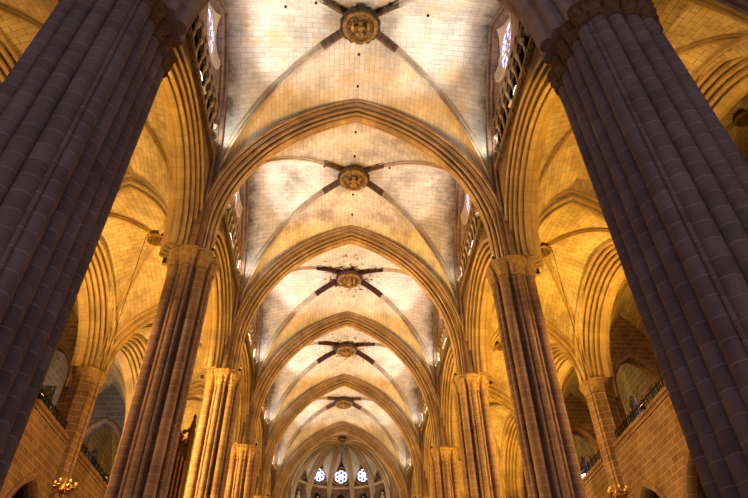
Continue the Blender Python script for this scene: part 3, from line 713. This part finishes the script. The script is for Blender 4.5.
for j in range(len(V) - 1):
    a, b = Vector((*V[j], 0)), Vector((*V[j+1], 0)); w = (b - a).length; u = (b - a)/w; mid = (a + b)/2
    nrm = Vector((-u.y, u.x, 0)); nrm = nrm if (AC - mid).dot(nrm) > 0 else -nrm
    fw = arch_h(w/2, 4.3)
    P = []; U = []; n = 12
    for i in range(2*n + 1):
        t = -1 + i/n; side = a if t < 0 else b; r = abs(t)
        rp = AC.lerp(side, r); rp.z = ribz(r) + .25
        wp = mid + u*(t*w/2); wp.z = 21.2 + fw(t*w/2)
        P.append([rp.lerp(wp, q/4) for q in range(5)]); U.append([((rp - wp).length*q/4, i*.25) for q in range(5)])
    mbw.grid(P, U)
    if 1 <= j <= 7:
        lp = [rect(-w/2, w/2, 0, 26.2), circle(0, 23.95, .70, 24)]
        if 2 <= j <= 6: lp.append(pointed(0, 20.2, 21.7, .42, .55, 5))
        o = wall('wall_back', lp, lambda h, z, d: (mid.x + u.x*h - nrm.x*d, mid.y + u.y*h - nrm.y*d, z), .4, M_CLER, '%s facet of the apse wall from the left' % ['', 'first', 'second', 'third', 'middle', 'fifth', 'sixth', 'last'][j])
        if 2 <= j <= 6:
            oculus(mid + Vector((0, 0, 23.95)) - nrm*.15, .63, u, nrm, '%s round window with a white and blue star in the apse' % {2: 'far left dim', 3: 'left', 4: 'central', 5: 'right', 6: 'far right dim'}[j], 'star windows of the apse', True, .15)
            mb = MB(); p0, p1 = mid - u*w/2 + nrm*.12, mid + u*w/2 + nrm*.12
            mb.tube([p0 + Vector((0, 0, 22.75)), p1 + Vector((0, 0, 22.75))], .13, 6)
            tag(mb.build('string_course', M_RIB, loc=tuple(mid + Vector((0, 0, 22.7)))), 'thin moulded ledge under the %s star window of the apse' % {2: 'far left', 3: 'left', 4: 'central', 5: 'right', 6: 'far right'}[j], 'ledge', 'ledges under the apse windows')
            mb = MB(); c = mid - nrm*.1
            mb.lathe((c.x, c.y, 20.2), [(.22, 0), (.2, .2), (.17, .9), (.2, 1.15), (.07, 1.3), (.11, 1.42), (.09, 1.58), (0, 1.64)], 12)
            tag(mb.build('niche_statue', M_STAT, loc=(c.x, c.y, 20.2)), 'pale standing figure in the niche under the %s star window' % {2: 'far left', 3: 'left', 4: 'central', 5: 'right', 6: 'far right'}[j], 'statue', 'niche figures of the apse')
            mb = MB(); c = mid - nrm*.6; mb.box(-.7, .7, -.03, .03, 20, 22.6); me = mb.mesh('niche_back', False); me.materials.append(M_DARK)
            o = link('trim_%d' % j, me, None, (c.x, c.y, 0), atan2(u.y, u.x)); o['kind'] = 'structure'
# web between the last arch and the apse boss
P = []; U = []; n = 14
for i in range(2*n + 1):
    t = -1 + i/n; r = abs(t); v = V[0] if t < 0 else V[-1]
    rp = AC.lerp(Vector((*v, 0)), r); rp.z = ribz(r) + .25
    wp = Vector((t*5.5, YP[5], z_y(abs(t)*5.5) + .02)); P.append([rp.lerp(wp, q/4) for q in range(5)]); U.append([(rp.lerp(wp, q/4).y, t*7) for q in range(5)])
mbw.grid(P, U)
struct(mbw.build('ceiling', M_WEB, loc=(0, AC.y, AKZ), angle=50), 'radiating vault over the apse')
boss(0, AC.y, AKZ - .2, .5, 'far dark boss where the apse ribs gather', 'bosses along the nave ridge', rich=False)

# ------------------------------------------------------------------ gallery fittings
def railing(s, k):
    yk = YK[k]; y0, y1 = yk - BAY/2 + .95, yk + BAY/2 - .95; x = s*12.3
    t = thing('gallery_railing', (x, yk, 12.52), 'dark iron railing with gilt finials on the gallery wall, %s side, %s bay' % (SIDE[s], ORD[k]), 'railing', 'gallery railings')
    mb = MB(); mb.tube([(x, y0, 13.02), (x, y1, 13.02)], .03, 6); mb.tube([(x, y0, 12.6), (x, y1, 12.6)], .03, 6); put(mb, 'rail', M_IRON, t)
    n = 14
    for q in range(n + 1):
        y = y0 + (y1 - y0)*q/n
        mb = MB(); mb.tube([(x, y, 12.5), (x, y, 13.1)], .028, 6)
        if q < n:
            c = y + (y1 - y0)/n/2
            mb.tube([(x, c + .13*sin(a)*(1 - .09*a), 12.8 + .17*cos(a)*(1 - .09*a)) for a in [j*.6 for j in range(13)]], .018, 5)
        bal = put(mb, 'baluster', M_IRON, t)
        mb = MB(); mb.lathe((x, y, 13.08), [(.0, 0), (.03, .02), (.045, .06), (.02, .10), (.035, .14), (.0, .20)], 8); put(mb, 'finial', M_GOLD, t, under=bal)
        if q % 3 == 0:
            mb = MB(); mb.tube([(x, y, 13.1), (x - s*.12, y - .06, 13.18), (x - s*.16, y - .1, 13.32)], .02, 5); mb.ball((x - s*.16, y - .1, 13.36), .035, .035, .05); put(mb, 'candle_arm', M_GOLD, t, under=bal)
for s in (-1, 1):
    for k in (1, 2): railing(s, k)
# panel on the left gallery
t = thing('display_panel', (-13.75, 25.6, 11.4), 'blue grey rectangular panel standing behind the left gallery railing', 'panel')
mb = MB(); mb.box(-14.1, -13.4, 25.57, 25.63, 13.5, 14.9); put(mb, 'board', M_PANEL, t, False)
for q in (-14.0, -13.5):
    mb = MB(); mb.tube([(q, 25.6, 11.4), (q, 25.6, 13.6)], .03, 6); put(mb, 'leg', M_IRON, t)
# hanging lamps of the aisles
def lamp(s):
    x, y, z = s*10.0, 21.95, 9.0
    t = thing('hanging_lamp', (x, y, z), 'small gilt crown lamp hanging on a long thin cord in the %s aisle' % SIDE[s], 'lamp', 'hanging crown lamps')
    mb = MB(); mb.tube([(x, y, z + .5), (x, y, 21.2)], .014, 5); put(mb, 'cord', M_IRON, t)
    mb = MB(); mb.lathe((x, y, z), [(0, -.35), (.06, -.3), (.04, -.15), (.14, -.02), (.1, .1), (.04, .25), (.03, .55), (0, .56)], 12); put(mb, 'stem', M_GOLD, t)
    for q in range(6):
        a = 2*pi*q/6 + .3; c, s_ = cos(a), sin(a)
        mb = MB(); mb.tube([(x + c*.05, y + s_*.05, z - .05), (x + c*.22, y + s_*.22, z - .12), (x + c*.34, y + s_*.34, z + .02), (x + c*.34, y + s_*.34, z + .18)], [.03, .03, .025, .04], 6)
        mb.ball((x + c*.3, y + s_*.3, z + .08), .09, .09, .05); arm = put(mb, 'arm', M_GOLD, t)
        mb = MB(); mb.ball((x + c*.34, y + s_*.34, z + .24), .045, .045, .06); o = put(mb, 'bulb', M_FLAME, t, under=arm)
for s in (-1, 1): lamp(s)
# organ in the far left aisle
ox, oy = -10.9, 38.0
t = thing('pipe_organ', (ox, oy, 8.6), 'dark carved wooden organ case with a spired top between two left piers', 'organ')
mb = MB(); mb.box(ox - 1.2, ox + 1.0, oy - .3, oy + .5, 0, 13.2); put(mb, 'case', M_WOOD, t, False)
for q in range(9):
    x = ox - 1.0 + 2.0*q/8 - .05; h = 16.2 + (1.1 - abs(q - 4)*.3)
    mb = MB(); mb.lathe((x, oy - .38, 0), [(.03, 13.1), (.1, 13.5), (.1, h), (.0, h)], 10); put(mb, 'pipe', M_PIPE, t)
mb = MB()
for q in (-1.15, -.1, .95):
    mb.lathe((ox + q, oy - .2, 0), [(.16, 13.1), (.16, 17.2), (.24, 17.4), (.2, 17.7), (.26, 17.9), (.14, 18.3), (.2, 18.5), (.08, 19.0), (.12, 19.2), (0, 19.9 if q == -.1 else 19.4)], 8)
for j in range(26):
    mb.ball((ox - 1.1 + 2.0*random.random(), oy - .4, 17.0 + 1.3*random.random()), .16, .1, .18, 6, 4)
put(mb, 'carved_crest', M_WOOD, t)
mb = MB(); mb.box(ox - 1.2, ox + 1.0, oy - .1, oy + .5, 13.2, 17.6); put(mb, 'upper_case', M_WOOD, t, False)

# ------------------------------------------------------------------ floodlights
def light(kind, loc, energy, color, to=None, size=.2, spot=None, blend=.6, name='flood_lamp'):
    d = bpy.data.lights.new(name, kind); d.energy = energy; d.color = color
    if kind == 'AREA': d.size = size
    else: d.shadow_soft_size = size
    if kind == 'SPOT': d.spot_size = spot; d.spot_blend = blend
    o = bpy.data.objects.new(name, d); loc = Vector(W(loc)); COL.objects.link(o); o.location = loc
    if to is not None: o.rotation_euler = (Vector(W(to)) - loc).to_track_quat('-Z', 'Y').to_euler()
    return o
def fixture(loc, to, label, lens, housing, group, w=.16, arm=None):
    loc = Vector(loc); d = (Vector(to) - loc).normalized(); q = d.to_track_quat('-Z', 'Y')
    t = thing('floodlight', loc, label, 'floodlight', group)
    mb = MB(); mb.box(-w, w, -w*.8, w*.8, 0, .14); me = mb.mesh('housing', False); me.materials.append(housing); me.transform(q.to_matrix().to_4x4()); link('housing', me, t)
    mb = MB(); mb.box(-w*.88, w*.88, -w*.68, w*.68, -.012, -.001); me = mb.mesh('lens', False); me.materials.append(lens); me.transform(q.to_matrix().to_4x4()); o = link('lens', me, t)
    mb = MB(); mb.tube([(-w*1.1, 0, .07), (-w*1.1, 0, .07 + .0), (-w*1.1, 0, .2), (w*1.1, 0, .2), (w*1.1, 0, .07)], .015, 5); me = mb.mesh('bracket', True); me.materials.append(M_IRON); me.transform(q.to_matrix().to_4x4()); link('bracket', me, t)
    if arm:
        mb = MB(); mb.tube([tuple(loc), tuple(loc + Vector((0, 0, -.15))), arm], .025, 6); put(mb, 'wall_arm', M_IRON, t)
    return t
COLD = (.94, .95, 1); WARM = (1, .52, .17); AISLE = {-1: (1, .55, .13), 1: (1, .53, .07)}
E_TRI = [(1400, 1350), (1400, 560), (1500, 1200), (1350, 1350), (1100, 1100)]
for k, yk in enumerate(YK):
    for j, s in enumerate((-1, 1)):
        p0 = Vector((s*5.90, yk, TRZ0 + .26))  # the middle pair is added to keep the side vault panels white
        fixture(p0 + Vector((0, .28, 0)), (s*2.2, yk, 25.8), 'white floodlight added at the middle of the %s gallery ledge, %s bay' % (SIDE[s], ORD[k]), M_LENSW, M_WHITE, 'white floodlights on the gallery ledges')
        light('SPOT', p0 + Vector((-s*.03, .25, .03)), E_TRI[k][j], COLD, (s*1.6, yk, 25.8), .1, math.radians(68), .5)
        fixture(p0 - Vector((0, .28, 0)), (-s*4.0, yk, 25.3), 'white floodlight added on the %s gallery ledge, %s bay, turned to the opposite vault' % (SIDE[s], ORD[k]), M_LENSW, M_WHITE, 'white floodlights on the gallery ledges')
        light('SPOT', p0 + Vector((-s*.03, -.25, .03)), E_TRI[k][1-j]*1.9, COLD, (-s*5.0, yk, 24.9), .1, math.radians(33), .45)
        for e in (-1, 1):
            p = p0 + Vector((0, e*2.5, 0)); to = (s*5.2, yk + e*3.6, 23.0)
            fixture(p, to, 'white floodlight at the %s end of the %s gallery ledge, %s bay' % ('farther' if e > 0 else 'nearer', SIDE[s], ORD[k]), M_LENSW, M_WHITE, 'white floodlights on the gallery ledges', .25)
            light('SPOT', p + Vector((-s*.03, 0, .03)), E_TRI[k][j]*.15, COLD, to, .08, math.radians(80), .8)
E_NAVE = [0, 820, 800, 760, 700, 400]
for i, y in enumerate(YP):
    for s in (-1, 1):
        for e in (() if i == 0 else (-1, 1) if i < 5 else (-1,)):
            big = i == 0
            p = (s*(pier_x(i) - (1.28 if big else .80)), y + e*(.7 if big else .55), ZC + .2); to = (-s*.6, y + e*2.5, 25.2)
            fixture(p, to, 'tiny dark floodlight on top of the %s capital on the %s, %s side' % (ORD[i], SIDE[s], 'far' if e > 0 else 'near'), M_LENSO, M_IRON, 'warm floodlights on the capitals', .045)
            light('SPOT', Vector(p) + Vector((-s*.05, e*.05, .05)), E_NAVE[i], WARM, to, .08, math.radians(85), .9)
for i, y in enumerate(YP[:5]):  # hidden lamps added to brighten the arcade soffits
    for s in (-1, 1):
        p = (s*7.0, y + (1.45 if i == 0 else .8), ZC + .12); to = (s*6.5, YK[i] + 2.2, 19.4)
        fixture(p, to, 'small hidden lamp added on the aisle side of the %s capital on the %s' % (ORD[i], SIDE[s]), M_LENSO, M_IRON, 'added lamps under the arcade arches', .05)
        light('SPOT', Vector(p) + Vector((0, .06, .05)), 900, (1, .50, .07), to, .08, math.radians(120), .8)
E_AISLE = [1300, 4000, 3200, 2900, 2400]
for k, yk in enumerate(YK):
    for s in (-1, 1):
        p = (s*11.98, yk, 12.62); to = (s*7.0, yk, 20.6)
        fixture(p, to, 'small dark floodlight on the gallery ledge in the %s aisle, %s bay' % (SIDE[s], ORD[k]), M_LENSO, M_IRON, 'warm floodlights in the aisles', .07, arm=(s*12.15, yk, 12.5))
        light('SPOT', Vector(p) + Vector((-s*.05, 0, .05)), E_AISLE[k], AISLE[s], to, .15, math.radians(132), .8)
        if k: light('SPOT', Vector(p) + Vector((-s*.12, 0, 0)), (11000 if s < 0 else 4200)*(1 if k == 1 else .65), (1, .56, .13), (s*2, yk + .2, 10.5), .1, math.radians(115), .5)  # extra spot added to brighten the nave piers and the opposite wall
        else: light('SPOT', Vector(p) + Vector((-s*.12, 0, 0)), 2600, (1, .52, .17), (s*6.3, 17.5, 9.5), .1, math.radians(70), .5)
fixture((12.35, 30.6, 12.80), (8, 22, 10.5), 'bright white glowing box standing in for a lit patch on the right gallery ledge beyond the outer pier', M_LENSW, M_WHITE, 'gallery ledge glowing box', .26)  # glowing box in place of a bright patch; no floodlight known here
p = (-13.4, 29.6, 11.6); to = (-16.4, 31.6, 18)  # added lamp, stands in for daylight on the gallery room wall
fixture(p, to, 'unseen lamp added on the floor of the left gallery in place of daylight', M_LENSW, M_WHITE, 'added gallery floor lamp', .1)
light('SPOT', Vector(p) + Vector((0, 0, .06)), 700, (.80, .88, 1), to, .15, math.radians(100), .7)
for s in (-1, 1):  # unseen lamps added to brighten the apse vault
    p = (s*4.6, 56.6, 18.2); to = (-s*.5, 57.5, 25)
    fixture(p, to, 'unseen lamp added at the foot of the apse ribs on the ' + SIDE[s], M_LENSO, M_IRON, 'added lamps of the apse', .12)
    light('SPOT', p, 2200, (1, .82, .66), to, .1, math.radians(120), .8)

# ------------------------------------------------------------------ world, camera, view
w = bpy.data.worlds.new('World'); scn.world = w; w.use_nodes = True
w.node_tree.nodes['Background'].inputs[0].default_value = (.66, .56, .74, 1); w.node_tree.nodes['Background'].inputs[1].default_value = .52
cam = bpy.data.cameras.new('camera'); co = bpy.data.objects.new('camera', cam); COL.objects.link(co); scn.camera = co
f, pitch, yaw, roll, CX = 594.467, .7144, .0665, -.0128, -.4034
cam.sensor_width = 36; cam.lens = f*36/748; cam.clip_end = 300
fw = Vector((sin(yaw)*cos(pitch), cos(yaw)*cos(pitch), sin(pitch))); r = Vector((cos(yaw), -sin(yaw), 0)); u = r.cross(fw)
r2 = r*cos(roll) + u*sin(roll); u2 = -r*sin(roll) + u*cos(roll)
m = Matrix((r2, u2, -fw)).transposed().to_4x4(); m.translation = Vector((CX, 0, 1.6)); co.matrix_world = m
scn.view_settings.view_transform = 'Standard'; scn.view_settings.look = 'None'; scn.view_settings.gamma = 1; scn.view_settings.use_curve_mapping = False
scn.view_settings.exposure = 0.0
scn.cycles.max_bounces = 6; scn.cycles.diffuse_bounces = 3; scn.cycles.use_denoising = True
